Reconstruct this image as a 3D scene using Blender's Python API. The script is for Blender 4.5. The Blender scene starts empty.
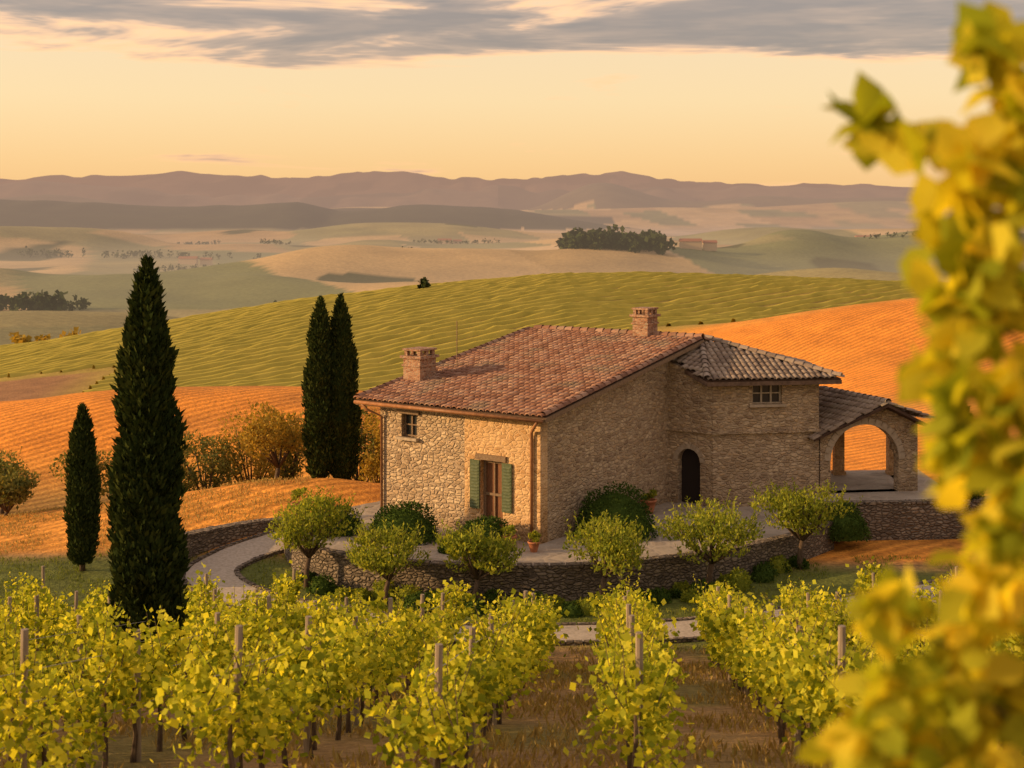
import bpy, bmesh, math, random
import numpy as np
from mathutils import Vector, Matrix
random.seed(7); RNG=np.random.default_rng(7)
scene=bpy.context.scene
COL=scene.collection
# ------------------------------------------------------------ materials
def newmat(name):
    m=bpy.data.materials.new(name); m.use_nodes=True
    nt=m.node_tree; b=nt.nodes['Principled BSDF']; b.inputs['Roughness'].default_value=.9
    b.inputs['Specular IOR Level'].default_value=.2
    return m,nt,b
def ramp(nt,stops,fac=None,interp='LINEAR'):
    r=nt.nodes.new('ShaderNodeValToRGB'); r.color_ramp.interpolation=interp
    e=r.color_ramp.elements
    while len(e)<len(stops): e.new(.5)
    for i,(p,c) in enumerate(stops):
        e[i].position=p; e[i].color=(*c,1) if len(c)==3 else c
    if fac is not None: nt.links.new(fac,r.inputs[0])
    return r
def math_(nt,op,a,b=None,c=None):
    n=nt.nodes.new('ShaderNodeMath'); n.operation=op
    for i,v in enumerate((a,b,c)):
        if v is None: continue
        if isinstance(v,(int,float)): n.inputs[i].default_value=v
        else: nt.links.new(v,n.inputs[i])
    return n.outputs[0]
def maprange(nt,v,a,b,c=0,d=1,smooth=True):
    n=nt.nodes.new('ShaderNodeMapRange'); n.interpolation_type='SMOOTHSTEP' if smooth else 'LINEAR'
    nt.links.new(v,n.inputs[0])
    for i,x in enumerate((a,b,c,d)): n.inputs[i+1].default_value=x
    return n.outputs[0]
def mixc(nt,f,a,b,mode='MIX'):
    n=nt.nodes.new('ShaderNodeMix'); n.data_type='RGBA'; n.blend_type=mode
    for s,v in ((0,f),(6,a),(7,b)):
        if isinstance(v,(int,float)): n.inputs[s].default_value=v
        elif isinstance(v,tuple): n.inputs[s].default_value=(*v,1)
        else: nt.links.new(v,n.inputs[s])
    return n.outputs[2]
def noise(nt,scale,detail=4,vec=None,rough=.55):
    n=nt.nodes.new('ShaderNodeTexNoise'); n.inputs['Scale'].default_value=scale
    n.inputs['Detail'].default_value=detail; n.inputs['Roughness'].default_value=rough
    if vec is not None: nt.links.new(vec,n.inputs['Vector'])
    return n
def pos(nt):
    return nt.nodes.new('ShaderNodeNewGeometry').outputs['Position']
def mapping(nt,vec,scale=(1,1,1),rot=(0,0,0)):
    n=nt.nodes.new('ShaderNodeMapping'); nt.links.new(vec,n.inputs[0])
    n.inputs['Scale'].default_value=scale; n.inputs['Rotation'].default_value=rot
    return n.outputs[0]
def bump(nt,h,bsdf,strength=.5,dist=.05):
    b=nt.nodes.new('ShaderNodeBump'); b.inputs['Strength'].default_value=strength; b.inputs['Distance'].default_value=dist
    nt.links.new(h,b.inputs['Height']); nt.links.new(b.outputs[0],bsdf.inputs['Normal'])
def painted_haze(m,nt,shader_out):
    """valley haze painted into the material as emission: grows with the distance from the farm (world space) and in the low ground"""
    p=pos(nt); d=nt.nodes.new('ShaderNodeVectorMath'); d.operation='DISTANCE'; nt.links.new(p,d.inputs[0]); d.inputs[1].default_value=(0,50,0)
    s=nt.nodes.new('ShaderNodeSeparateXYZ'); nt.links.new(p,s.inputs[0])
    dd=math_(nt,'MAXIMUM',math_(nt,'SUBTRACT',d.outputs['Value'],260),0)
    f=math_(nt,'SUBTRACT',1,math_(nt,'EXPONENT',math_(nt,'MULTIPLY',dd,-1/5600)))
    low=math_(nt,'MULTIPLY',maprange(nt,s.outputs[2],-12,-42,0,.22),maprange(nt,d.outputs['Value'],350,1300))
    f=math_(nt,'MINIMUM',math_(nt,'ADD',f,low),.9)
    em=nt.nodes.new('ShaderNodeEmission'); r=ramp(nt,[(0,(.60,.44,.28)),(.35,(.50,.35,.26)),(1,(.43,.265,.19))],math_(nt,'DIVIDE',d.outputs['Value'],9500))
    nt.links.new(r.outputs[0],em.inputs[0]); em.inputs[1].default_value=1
    mx=nt.nodes.new('ShaderNodeMixShader'); nt.links.new(f,mx.inputs[0]); nt.links.new(shader_out,mx.inputs[1]); nt.links.new(em.outputs[0],mx.inputs[2])  # glow mixed over the surface colour stands in for hazy air
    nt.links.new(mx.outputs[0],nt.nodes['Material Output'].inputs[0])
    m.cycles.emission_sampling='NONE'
def leafmat(name,cols,trans=.45,tcol=(1.3,1.2,.5),patch=.6,air=False,rnd=.6):
    m,nt,b=newmat(name)
    g=nt.nodes.new('ShaderNodeNewGeometry')
    n=noise(nt,patch,2,g.outputs['Position'])
    f=math_(nt,'ADD',math_(nt,'MULTIPLY',g.outputs['Random Per Island'],rnd),math_(nt,'MULTIPLY',n.outputs['Fac'],1.05-rnd))
    st=[(i/(len(cols)-1),c) for i,c in enumerate(cols)]
    r=ramp(nt,st,f)
    nt.nodes.remove(b); b=nt.nodes.new('ShaderNodeBsdfDiffuse'); nt.links.new(r.outputs[0],b.inputs[0])
    nt.links.new(b.outputs[0],nt.nodes['Material Output'].inputs[0])
    if trans>0:
        t=nt.nodes.new('ShaderNodeBsdfTranslucent')
        nt.links.new(mixc(nt,1.0,r.outputs[0],tcol,'MULTIPLY'),t.inputs[0])
        mx=nt.nodes.new('ShaderNodeMixShader'); mx.inputs[0].default_value=trans
        nt.links.new(b.outputs[0],mx.inputs[1]); nt.links.new(t.outputs[0],mx.inputs[2])
        nt.links.new(mx.outputs[0],nt.nodes['Material Output'].inputs[0])
    if air: painted_haze(m,nt,b.outputs[0])
    return m
M={}
M['vine']=leafmat('vine_leaf',[(.045,.07,.01),(.24,.29,.03),(.60,.60,.06),(.90,.80,.10)],.52,(1.4,1.27,.45),.9,False,.68)
M['fore']=leafmat('foreground_leaf',[(.10,.15,.015),(.30,.36,.03),(.62,.58,.055),(.88,.74,.09)],.58,(1.5,1.3,.45),2.0)
M['cyp']=leafmat('cypress_leaf',[(.014,.024,.008),(.034,.05,.014),(.09,.10,.022)],.1,(1,1,.6),1.2)
M['box']=leafmat('boxwood_leaf',[(.02,.045,.01),(.06,.10,.02),(.11,.16,.03)],.2,(1,1,.6),2)
M['olive']=leafmat('garden_tree_leaf',[(.06,.10,.02),(.24,.29,.04),(.58,.56,.08)],.45,(1.4,1.25,.5),1.2)
M['autumn']=leafmat('autumn_leaf',[(.14,.13,.03),(.36,.26,.05),(.60,.40,.07)],.4,(1.2,1,.5),.5)
M['scrub']=leafmat('scrub_leaf',[(.06,.08,.025),(.17,.18,.05),(.38,.32,.09)],.35,(1.2,1,.5),.3)
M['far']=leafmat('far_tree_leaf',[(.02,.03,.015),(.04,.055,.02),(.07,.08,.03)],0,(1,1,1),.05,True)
M['hillvine']=leafmat('hill_vine_leaf',[(.26,.23,.05),(.44,.36,.07),(.60,.47,.10)],0,(1,1,1),.35,False,0)
M['drygrass']=leafmat('dry_grass',[(.18,.13,.05),(.36,.25,.09),(.46,.34,.12),(.2,.22,.06)],.3,(1.1,1,.6),.5)
M['lawn']=leafmat('lawn_grass',[(.07,.11,.02),(.16,.20,.03),(.34,.33,.06)],.3,(1.1,1,.6),.5)
def simple(name,c1,c2,scale=8,rough=.85,bs=.3,bd=.02,stretch=(1,1,1)):
    m,nt,b=newmat(name); n=noise(nt,scale,3,mapping(nt,pos(nt),stretch))
    r=ramp(nt,[(.3,c1),(.7,c2)],n.outputs['Fac']); nt.links.new(r.outputs[0],b.inputs['Base Color'])
    b.inputs['Roughness'].default_value=rough; bump(nt,n.outputs['Fac'],b,bs,bd); return m
M['bark']=simple('bark',(.06,.04,.028),(.15,.105,.07),20,.9,.6,.02,(1,1,.3))
M['post']=simple('post_wood',(.20,.155,.115),(.36,.29,.22),14,.9,.5,.01,(1,1,.15))
M['wood']=simple('door_wood',(.13,.055,.025),(.25,.11,.05),14,.6,.3,.01,(3,3,.3))
M['shutter']=simple('shutter_paint',(.06,.085,.04),(.12,.14,.07),10,.6,.2,.005)
M['frame']=simple('frame_wood',(.16,.1,.06),(.26,.18,.11),14,.7,.3,.01)
M['trim']=simple('trim_stone',(.34,.27,.19),(.48,.39,.29),6,.85,.3,.02)
M['fascia']=simple('fascia_wood',(.1,.065,.045),(.2,.13,.09),6,.8,.3,.01)
M['copper']=simple('copper_pipe',(.22,.10,.045),(.34,.16,.07),6,.45,.1,.005)
M['path']=simple('gravel_path',(.36,.30,.23),(.52,.44,.35),9,.95,.4,.02)
M['terra']=simple('terracotta',(.35,.13,.06),(.5,.2,.1),6,.8,.2,.01)
M['wire']=simple('wire',(.3,.3,.3),(.4,.4,.4),6,.5)
m,nt,b=newmat('window_glass'); b.inputs['Base Color'].default_value=(.03,.032,.035,1); b.inputs['Roughness'].default_value=.12; b.inputs['Specular IOR Level'].default_value=.6; M['glass']=m
m,nt,b=newmat('dark_interior'); b.inputs['Base Color'].default_value=(.03,.022,.018,1); M['dark']=m
m,nt,b=newmat('far_farm_plaster'); b.inputs['Base Color'].default_value=(.5,.38,.26,1); painted_haze(m,nt,b.outputs[0]); M['farwall']=m
m,nt,b=newmat('far_farm_roof'); b.inputs['Base Color'].default_value=(.3,.14,.09,1); painted_haze(m,nt,b.outputs[0]); M['farroof']=m
def stonemat(name,cols,mortar,sc=3.3,zs=1.9,bs=.9):
    m,nt,b=newmat(name); p=pos(nt)
    nz=noise(nt,2.2,1,p)
    vadd=nt.nodes.new('ShaderNodeVectorMath'); vadd.operation='MULTIPLY_ADD'
    nt.links.new(nz.outputs['Color'],vadd.inputs[0]); vadd.inputs[1].default_value=(.16,.16,.16); nt.links.new(p,vadd.inputs[2])
    v=mapping(nt,vadd.outputs[0],(1,1,zs))
    a=nt.nodes.new('ShaderNodeTexVoronoi'); a.inputs['Scale'].default_value=sc; a.inputs['Randomness'].default_value=.85; nt.links.new(v,a.inputs['Vector'])
    e=nt.nodes.new('ShaderNodeTexVoronoi'); e.feature='DISTANCE_TO_EDGE'; e.inputs['Scale'].default_value=sc; e.inputs['Randomness'].default_value=.85; nt.links.new(v,e.inputs['Vector'])
    sep=nt.nodes.new('ShaderNodeSeparateColor'); nt.links.new(a.outputs['Color'],sep.inputs[0])
    fn=noise(nt,14,3,p)
    r=ramp(nt,[(i/(len(cols)-1),c) for i,c in enumerate(cols)],sep.outputs[0])
    big=noise(nt,.5,2,p)
    c=mixc(nt,.55,r.outputs[0],ramp(nt,[(.25,(.45,.45,.45)),(.75,(1,1,1))],fn.outputs['Fac']).outputs[0],'MULTIPLY')
    c=mixc(nt,.5,c,ramp(nt,[(.3,(.6,.56,.52)),(.7,(1.0,1.0,1.0))],big.outputs['Fac']).outputs[0],'MULTIPLY')
    s=nt.nodes.new('ShaderNodeSeparateXYZ'); nt.links.new(p,s.inputs[0])   # stone colour darkens towards the ground
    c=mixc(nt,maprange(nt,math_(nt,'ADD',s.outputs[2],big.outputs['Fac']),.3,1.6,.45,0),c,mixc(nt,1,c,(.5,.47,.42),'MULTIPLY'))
    ed=maprange(nt,e.outputs['Distance'],.02,.09)
    c2=mixc(nt,ed,mortar,c)
    nt.links.new(c2,b.inputs['Base Color'])
    h=math_(nt,'ADD',math_(nt,'MULTIPLY',maprange(nt,e.outputs['Distance'],0,.22),1.0),math_(nt,'MULTIPLY',fn.outputs['Fac'],.5))
    h=math_(nt,'ADD',h,math_(nt,'MULTIPLY',sep.outputs[1],.5))
    bump(nt,h,b,bs,.06); return m
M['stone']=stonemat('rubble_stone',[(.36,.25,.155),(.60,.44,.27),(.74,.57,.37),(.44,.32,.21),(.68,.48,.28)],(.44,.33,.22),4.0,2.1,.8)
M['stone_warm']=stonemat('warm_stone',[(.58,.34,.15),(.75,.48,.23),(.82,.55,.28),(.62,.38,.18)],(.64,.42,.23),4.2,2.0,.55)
M['stonewall']=stonemat('dry_stone_wall',[(.22,.18,.14),(.38,.31,.24),(.48,.40,.31),(.30,.24,.19)],(.12,.095,.07),4.2,2.2,1.0)
M['pave']=stonemat('terrace_paving',[(.50,.43,.34),(.6,.51,.41),(.66,.58,.47)],(.42,.35,.27),1.6,1,.2)
m,nt,b=newmat('chimney_brick'); p=pos(nt)
a=nt.nodes.new('ShaderNodeTexVoronoi'); a.inputs['Scale'].default_value=7; nt.links.new(mapping(nt,p,(1,1,2.2)),a.inputs['Vector'])
e=nt.nodes.new('ShaderNodeTexVoronoi'); e.feature='DISTANCE_TO_EDGE'; e.inputs['Scale'].default_value=7; nt.links.new(mapping(nt,p,(1,1,2.2)),e.inputs['Vector'])
sep=nt.nodes.new('ShaderNodeSeparateColor'); nt.links.new(a.outputs['Color'],sep.inputs[0])
r=ramp(nt,[(0,(.20,.10,.06)),(.5,(.34,.17,.1)),(1,(.44,.28,.18))],sep.outputs[0])
nt.links.new(mixc(nt,maprange(nt,e.outputs['Distance'],.03,.08),(.3,.24,.18),r.outputs[0]),b.inputs['Base Color'])
bump(nt,e.outputs['Distance'],b,.8,.04); M['brick']=m
def tilemat(name,cols):
    m,nt,b=newmat(name); g=nt.nodes.new('ShaderNodeNewGeometry')
    n1=noise(nt,.7,2,g.outputs['Position']); n2=noise(nt,18,2,g.outputs['Position'])
    f=math_(nt,'ADD',math_(nt,'MULTIPLY',g.outputs['Random Per Island'],.7),math_(nt,'MULTIPLY',n1.outputs['Fac'],.35))
    r=ramp(nt,[(i/(len(cols)-1),c) for i,c in enumerate(cols)],f)
    c=mixc(nt,.5,r.outputs[0],ramp(nt,[(.3,(.5,.5,.5)),(.65,(1,1,1))],n2.outputs['Fac']).outputs[0],'MULTIPLY')
    c=mixc(nt,maprange(nt,n1.outputs['Fac'],.52,.72,0,.6),c,(.20,.17,.12))
    nt.links.new(c,b.inputs['Base Color']); b.inputs['Roughness'].default_value=.8; return m
M['tile']=tilemat('roof_tile',[(.11,.06,.045),(.24,.12,.075),(.31,.155,.10),(.42,.26,.18),(.26,.13,.08)])
M['tileg']=tilemat('weathered_tile',[(.16,.12,.095),(.28,.21,.16),(.4,.32,.25),(.25,.17,.12)])
M['underroof']=simple('roof_underlay',(.06,.035,.025),(.1,.06,.04),5)
# ------------------------------------------------------------ mesh helpers
def mkobj(name,verts,faces,mat,parent=None,smooth=False):
    me=bpy.data.meshes.new(name); me.from_pydata([tuple(v) for v in verts],[],faces); me.validate(); me.update()
    ob=bpy.data.objects.new(name,me); COL.objects.link(ob)
    if mat: me.materials.append(mat)
    if smooth: me.polygons.foreach_set('use_smooth',[True]*len(me.polygons))
    if parent: setp(ob,parent)
    return ob
def setp(ob,parent):
    ob.parent=parent; ob.matrix_parent_inverse=Matrix.Translation(parent.location).inverted()
def empty(name,loc):
    e=bpy.data.objects.new(name,None); e.location=loc; e.empty_display_size=.3; COL.objects.link(e); return e
def quads(name,V,mat,parent=None,nv=4,F=None):
    n=V.shape[0]; me=bpy.data.meshes.new(name)
    if F is None: F=np.arange(nv)[None,:]
    F=np.asarray(F); k,fs=F.shape
    me.vertices.add(n*nv); me.vertices.foreach_set('co',V.reshape(-1).astype(np.float32))
    idx=(np.arange(n)[:,None,None]*nv+F[None]).reshape(-1)
    me.loops.add(len(idx)); me.loops.foreach_set('vertex_index',idx.astype(np.int32))
    me.polygons.add(n*k); me.polygons.foreach_set('loop_start',(np.arange(n*k)*fs).astype(np.int32))
    me.update(calc_edges=True); me.validate()
    me.materials.append(mat); ob=bpy.data.objects.new(name,me); COL.objects.link(ob)
    if parent: setp(ob,parent)
    return ob
def unit(a): return a/np.maximum(np.linalg.norm(a,axis=-1,keepdims=True),1e-9)
def leafV(C,L,W=.6,bias=None,fold=False):
    n=len(C); d=RNG.normal(size=(n,3))
    if bias is not None: d=unit(d)+bias
    d=unit(d); s=unit(np.cross(d,RNG.normal(size=(n,3)))); L=np.asarray(L).reshape(-1,1)*np.ones((n,1))
    if not fold:
        return np.stack([C,C+d*L*.45+s*L*W*.5,C+d*L,C+d*L*.45-s*L*W*.5],1)
    u=np.cross(d,s); up=u*L*.12
    return np.stack([C, C+d*L*.25+s*L*W*.42+up, C+d*L*.6+s*L*W*.45+up, C+d*L*1.0-u*L*.05, C+d*L*.6-s*L*W*.45+up, C+d*L*.25-s*L*W*.42+up, C+d*L*.3, C+d*L*.65],1)
FOLD=[(0,1,2,6),(6,2,3,7),(7,3,4,6),(6,4,5,0)]
class MB:
    def __init__(s): s.v=[]; s.f=[]
    def tube(s,pts,rad,n=6,cap=True):
        pts=[Vector(p) for p in pts]; base=len(s.v)
        for i,p in enumerate(pts):
            t=(pts[min(i+1,len(pts)-1)]-pts[max(i-1,0)]).normalized()
            a=t.cross(Vector((0,1,0)) if abs(t.y)<.9 else Vector((1,0,0))).normalized(); b_=t.cross(a)
            r=rad[i] if hasattr(rad,'__len__') else rad
            for k in range(n):
                q=2*math.pi*k/n; s.v.append(p+(a*math.cos(q)+b_*math.sin(q))*r)
        for i in range(len(pts)-1):
            for k in range(n):
                a0=base+i*n+k; a1=base+i*n+(k+1)%n; s.f.append((a0,a1,a1+n,a0+n))
        if cap:
            s.f.append(tuple(base+k for k in reversed(range(n)))); l=base+(len(pts)-1)*n; s.f.append(tuple(l+k for k in range(n)))
    def box(s,c,size,ax=None,az=None):
        ax=Vector(ax).normalized() if ax is not None else Vector((1,0,0)); 
        up=Vector(az).normalized() if az is not None else Vector((0,0,1)); ay=up.cross(ax).normalized(); c=Vector(c); b0=len(s.v)
        for k in range(8):
            sx,sy,sz=((k&1)-.5),((k>>1&1)-.5),((k>>2&1)-.5)
            s.v.append(c+ax*sx*size[0]+ay*sy*size[1]+up*sz*size[2])
        for f in ((0,2,3,1),(4,5,7,6),(0,1,5,4),(2,6,7,3),(0,4,6,2),(1,3,7,5)): s.f.append(tuple(b0+i for i in f))
    def obj(s,name,mat,parent=None,smooth=False): return mkobj(name,s.v,s.f,mat,parent,smooth)
def spline(pts,n=8):
    P=[np.array(p,float) for p in pts]; P=[2*P[0]-P[1]]+P+[2*P[-1]-P[-2]]; out=[]
    for i in range(1,len(P)-2):
        for k in range(n):
            t=k/n; a,b,c,d=P[i-1:i+3]
            out.append(.5*((2*b)+(-a+c)*t+(2*a-5*b+4*c-d)*t*t+(-a+3*b-3*c+d)*t**3))
    out.append(P[-2]); return np.array(out)
# ------------------------------------------------------------ terrain height
def hashn(ix,iy,seed):
    h=(ix*374761393+iy*668265263+seed*974634777)&0x7fffffff
    h=((h^(h>>13))*1274126177)&0x7fffffff
    return ((h^(h>>16))&0xffff)/65535.
def vnoise(x,y,seed=0):
    x=np.asarray(x,float);y=np.asarray(y,float)
    ix=np.floor(x).astype(np.int64);iy=np.floor(y).astype(np.int64);fx=x-ix;fy=y-iy
    fx=fx*fx*fx*(fx*(fx*6-15)+10);fy=fy*fy*fy*(fy*(fy*6-15)+10)
    a=hashn(ix,iy,seed);b=hashn(ix+1,iy,seed);c=hashn(ix,iy+1,seed);d=hashn(ix+1,iy+1,seed)
    return (a*(1-fx)+b*fx)*(1-fy)+(c*(1-fx)+d*fx)*fy
def sstep(a,b,x): t=np.clip((x-a)/(b-a),0,1); return t*t*(3-2*t)
KY=np.array([-200,0,14,28,36,41,43,50,60,67,88,120,150,185,220,420,700,20000.])
def knots(x):
    o=np.ones_like(x); ip=lambda a,b:np.interp(x,a,b)
    return [9*o,8.3*o,5.1*o,1.83*o,-.05*o,-1.12*o,-1.15*o,-.9*o,
     ip([-60,-40,-21.6,-8,-5,-2,20],[-2,-1.8,-1.27,.7,.3,-.9,-.9]),
     ip([-60,-6,0,20],[-3,-2.2,-1.5,-1.2]),
     ip([-60,-31.7,-24.9,-13.1,-8.8,0,15,30],[-1,-.16,.77,.9,.6,-1.5,-2,-1.5]),
     ip([-60,-10,10,30,50],[-9,-7,-6,-1.5,0]),
     ip([-80,-30,5,18.8,24,32.5,41,54,73],[-10,-6.6,-5.2,-2.1,-.3,1.4,2.6,3.7,4.5]),
     ip([-80,-59,-33,-12,7,20,60],[-10.5,-7.5,-4.2,-1.8,-.8,-2,-3]),
     ip([-140,-79,-59,-32.8,-12.7,7.4,21.3,38.4,60,110,200],[-16,-9.6,-6.2,-2,.3,2,2.2,1.7,.8,-1,-8]),
     -32*o,-38*o,-40*o]
def pchip(Y,K,y):
    K=np.array(K); h=np.diff(Y)[:,None]; d=np.diff(K,axis=0)/h
    m=np.zeros_like(K)
    w1=2*h[1:]+h[:-1]; w2=h[1:]+2*h[:-1]
    ok=(d[:-1]*d[1:])>0
    with np.errstate(divide='ignore',invalid='ignore'):
        mm=(w1+w2)/(w1/d[:-1]+w2/d[1:])
    m[1:-1]=np.where(ok,mm,0)
    i=np.clip(np.searchsorted(Y,y)-1,0,len(Y)-2); c=np.arange(len(y))
    hh=Y[i+1]-Y[i]; t=np.clip((y-Y[i])/hh,0,1)
    return (K[i,c]*(2*t**3-3*t**2+1)+m[i,c]*hh*(t**3-2*t*t+t)+K[i+1,c]*(-2*t**3+3*t*t)+m[i+1,c]*hh*(t**3-t*t))
FX=[-9000,-6000,-3420,-2752,-2218,-1750,-1216,-915,-548,-80,321,721,1122,1657,2124,2592,3420,6000,9000]
FZ=[230,260,245,259,299,262,258,305,272,245,262,299,245,192,219,192,165,220,180]
def ridge(x,y,Y0,sl,A,w,sd,base,seed):
    yc=Y0+sl*x+.16*Y0*(vnoise(x/(w*1.7)+3,x*0,seed)-.5)*2
    top=A*(.25+.85*vnoise(x/w+.5,x*0,seed+1)+.25*vnoise(x/w*3,x*0,seed+2))
    dy=(y-yc)/(sd*Y0); dy=np.where(dy<0,dy*.8,dy*1.3)
    return base+top*np.exp(-dy*dy)
def smax(a,b,k): h=np.clip(.5+.5*(a-b)/k,0,1); return b*(1-h)+a*h+k*h*(1-h)
def H(x,y):
    x=np.atleast_1d(np.asarray(x,float)).ravel(); y=np.atleast_1d(np.asarray(y,float)).ravel()
    z=sum(pchip(KY,knots(x+o),y) for o in (-2.5,0,2.5))/3
    if y.max()>280:
        w=sstep(290,520,y)
        roll=6*(vnoise(x/150+9,y/210,1)-.5)+5*(vnoise((x+.35*y)/70,y/110,2)-.5)
        z=z+w*roll
        v=z
        for (Y0,sl,A,wd,sd,seed) in ((560,.25,17,110,.15,101),(800,-.2,27,150,.13,111),(1150,.15,33,200,.12,121),(1650,-.1,38,260,.11,131),(2350,.1,44,360,.10,141)):
            v=smax(v,ridge(x,y,Y0,sl,A,wd,sd,-43,seed),2+Y0/600)
        z=np.where(y>300,z*(1-w)+v*w,z)
        mid=np.interp(x,[-5000,-2500,-1260,-1013,-767,-521,-423,-275,-103,69,216,500,1500],[60,30,48,41,34,43,22,36,28,14,-10,-50,-60])
        mid=mid+6*(vnoise(x/60,y/200,7)-.5)+14*(vnoise(x/170,y/260,8)-.5)
        z=np.maximum(z,-40+(mid+40)*np.exp(-((y-3500)/420)**2)-20*(1-np.exp(-((y-3500)/600)**2)))
        m3=115*np.exp(-((x-340)/210)**2)+66*np.exp(-((x-950)/420)**2)+50*np.exp(-((x-1500)/300)**2)+70*np.exp(-((x+1900)/500)**2)+34*vnoise(x/200,y/400,5)
        z=np.maximum(z,-40+(m3+40)*np.exp(-((y-5600)/700)**2))
        m4=70*vnoise(x/420+7,y/900,15)+40*sstep(200,1400,x)
        z=np.maximum(z,-40+(m4+20)*np.exp(-((y-4500-.25*x)/420)**2))
        far=np.interp(x,FX,FZ)+40*(vnoise(x/220,y/900,9)-.5)+26*(vnoise(x/80,y/300,10)-.5)
        z=np.maximum(z,-50+(far+50)*np.exp(-((y-9500)/1300)**2))
        m5=np.interp(x,[-6000,-2600,-1500,-400,600,1500,2600,6000],[140,180,120,170,100,150,120,140])+90*(vnoise(x/330,y/700,16)-.5)+30*(vnoise(x/110,y/250,17)-.5)
        z=np.maximum(z,-50+(m5+50)*np.exp(-((y-7400)/650)**2))
    z=z+.05*(vnoise(x/2.3,y/2.3,11)-.5)*(y<200)
    return z
def h1(x,y): return float(H([x],[y])[0])
# ------------------------------------------------------------ ground sheet
nx,ny=540,760
sx=np.linspace(-math.asinh(12000/25),math.asinh(12000/25),nx); X=25*np.sinh(sx)
sy=np.linspace(-math.asinh(240/40),math.asinh(12500/40),ny); Yv=40+40*np.sinh(sy)
GX,GY=np.meshgrid(X,Yv); gx=GX.ravel(); gy=GY.ravel(); gz=H(gx,gy)
me=bpy.data.meshes.new('ground'); me.vertices.add(nx*ny)
me.vertices.foreach_set('co',np.stack([gx,gy,gz],1).ravel().astype(np.float32))
I,J=np.meshgrid(np.arange(nx-1),np.arange(ny-1)); b0=(J*nx+I).ravel()
idx=np.stack([b0,b0+1,b0+nx+1,b0+nx],1).ravel()
me.loops.add(len(idx)); me.loops.foreach_set('vertex_index',idx.astype(np.int32))
nf=len(b0); me.polygons.add(nf); me.polygons.foreach_set('loop_start',(np.arange(nf)*4).astype(np.int32))
me.update(calc_edges=True); me.polygons.foreach_set('use_smooth',np.ones(nf,bool))
c=np.zeros((nx*ny,4)); c[:,3]=1
def setc(w,rgb):
    w=w[:,None]; c[:,:3]=c[:,:3]*(1-w)+np.array(rgb)*w
c[:,:3]=(.40,.26,.12)
nz1=vnoise(gx/3,gy/3,21)
setc(sstep(.45,.8,nz1)*(gy<44)*.8,(.22,.20,.06))
lawn=sstep(41.5,42.5,gy)*(1-sstep(50.5,52.5,gy+.04*gx+vnoise(gx/3,gy/3,5)*1.2))
setc(lawn,(.15,.18,.04))
after=sstep(51,52.5,gy+.04*gx)
setc(after,(.86,.34,.05))
setc(sstep(62,65,gy)*(1-sstep(69,74,gy))*(gx<6),(.30,.20,.07))
setc(after*sstep(.6,.85,vnoise(gx/9,gy/5,31))*(gy<110)*.4,(.50,.24,.06))
setc(after*sstep(.5,.9,vnoise(gx/22+.3*gy/10,gy/9,33))*.4,(.86,.48,.10))
gh=sstep(104,116,gy)*(1-sstep(8,20,gx-(gy-150)*.25)*(1-sstep(160,175,gy)))
setc(gh,(.44,.34,.08))
setc(gh*sstep(195,222,gy),(.62,.44,.10))
setc(sstep(95,110,gy)*(1-sstep(-50,-42,gx+(gy-130)*.1))*(gy<170),(.36,.2,.1))
v=sstep(270,340,gy)
pal=np.array([(.48,.35,.18),(.32,.29,.15),(.56,.41,.22),(.20,.22,.11),(.62,.46,.27),(.44,.31,.17),(.27,.26,.14)])
wx=gx+.3*gy+120*(vnoise(gx/200,gy/260,40)-.5); wy=gy+200*(vnoise(gx/240,gy/240,41)-.5)
cxi=np.floor(wx/150).astype(np.int64)
ci=(hashn(cxi,np.floor(wy/260+.37*cxi).astype(np.int64),50)*6.99).astype(int)
vc=pal[ci]; c[:,:3]=c[:,:3]*(1-v[:,None])+vc*v[:,None]
fz=(gy>2900)&(gy<4300)&(gz>-24+8*vnoise(gx/100,gy/100,60))&(gx<300); c[fz,:3]=(.05,.055,.03)
fz=(gy>900)&(gy<2900)&(vnoise(gx/90+5,gy/130,63)>.80); c[fz,:3]=(.10,.105,.05)
fz=(gy>4700)&(gz>30)&(vnoise(gx/260,gy/500,61)>.35); c[fz,:3]=(.13,.11,.07)
fz=(gy>6800); c[fz,:3]=(.16,.12,.09)
fz=(gy>6800)&(vnoise(gx/190,gy/350,66)>.6); c[fz,:3]=(.06,.055,.04)
at=me.color_attributes.new('zone','FLOAT_COLOR','POINT'); at.data.foreach_set('color',c.ravel().astype(np.float32))
fur=after*(1-v)*(1-.9*gh); fa=me.attributes.new('furrow','FLOAT','POINT'); fa.data.foreach_set('value',fur.astype(np.float32))
ground=bpy.data.objects.new('ground',me); COL.objects.link(ground)
m,nt,b=newmat('ground_material'); p=pos(nt)
A=nt.nodes.new('ShaderNodeVertexColor'); A.layer_name='zone'
Fa=nt.nodes.new('ShaderNodeAttribute'); Fa.attribute_name='furrow'
n1=noise(nt,.35,3,p,.65); n2=noise(nt,5,3,p,.7); n3=noise(nt,.012,3,p,.6)
cc=mixc(nt,.6,A.outputs[0],ramp(nt,[(.25,(.55,.5,.5)),(.75,(1.25,1.2,1.1))],n1.outputs['Fac']).outputs[0],'MULTIPLY')
cc=mixc(nt,.7,cc,ramp(nt,[(.3,(.5,.48,.42)),(.7,(1.35,1.32,1.28))],n2.outputs['Fac']).outputs[0],'MULTIPLY')
cc=mixc(nt,.5,cc,ramp(nt,[(.3,(.6,.6,.6)),(.7,(1.35,1.32,1.2))],n3.outputs['Fac']).outputs[0],'MULTIPLY')
wv=nt.nodes.new('ShaderNodeTexWave'); wv.inputs['Scale'].default_value=.42; wv.inputs['Distortion'].default_value=1.8; wv.inputs['Detail'].default_value=2; wv.inputs['Detail Scale'].default_value=.35
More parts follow.
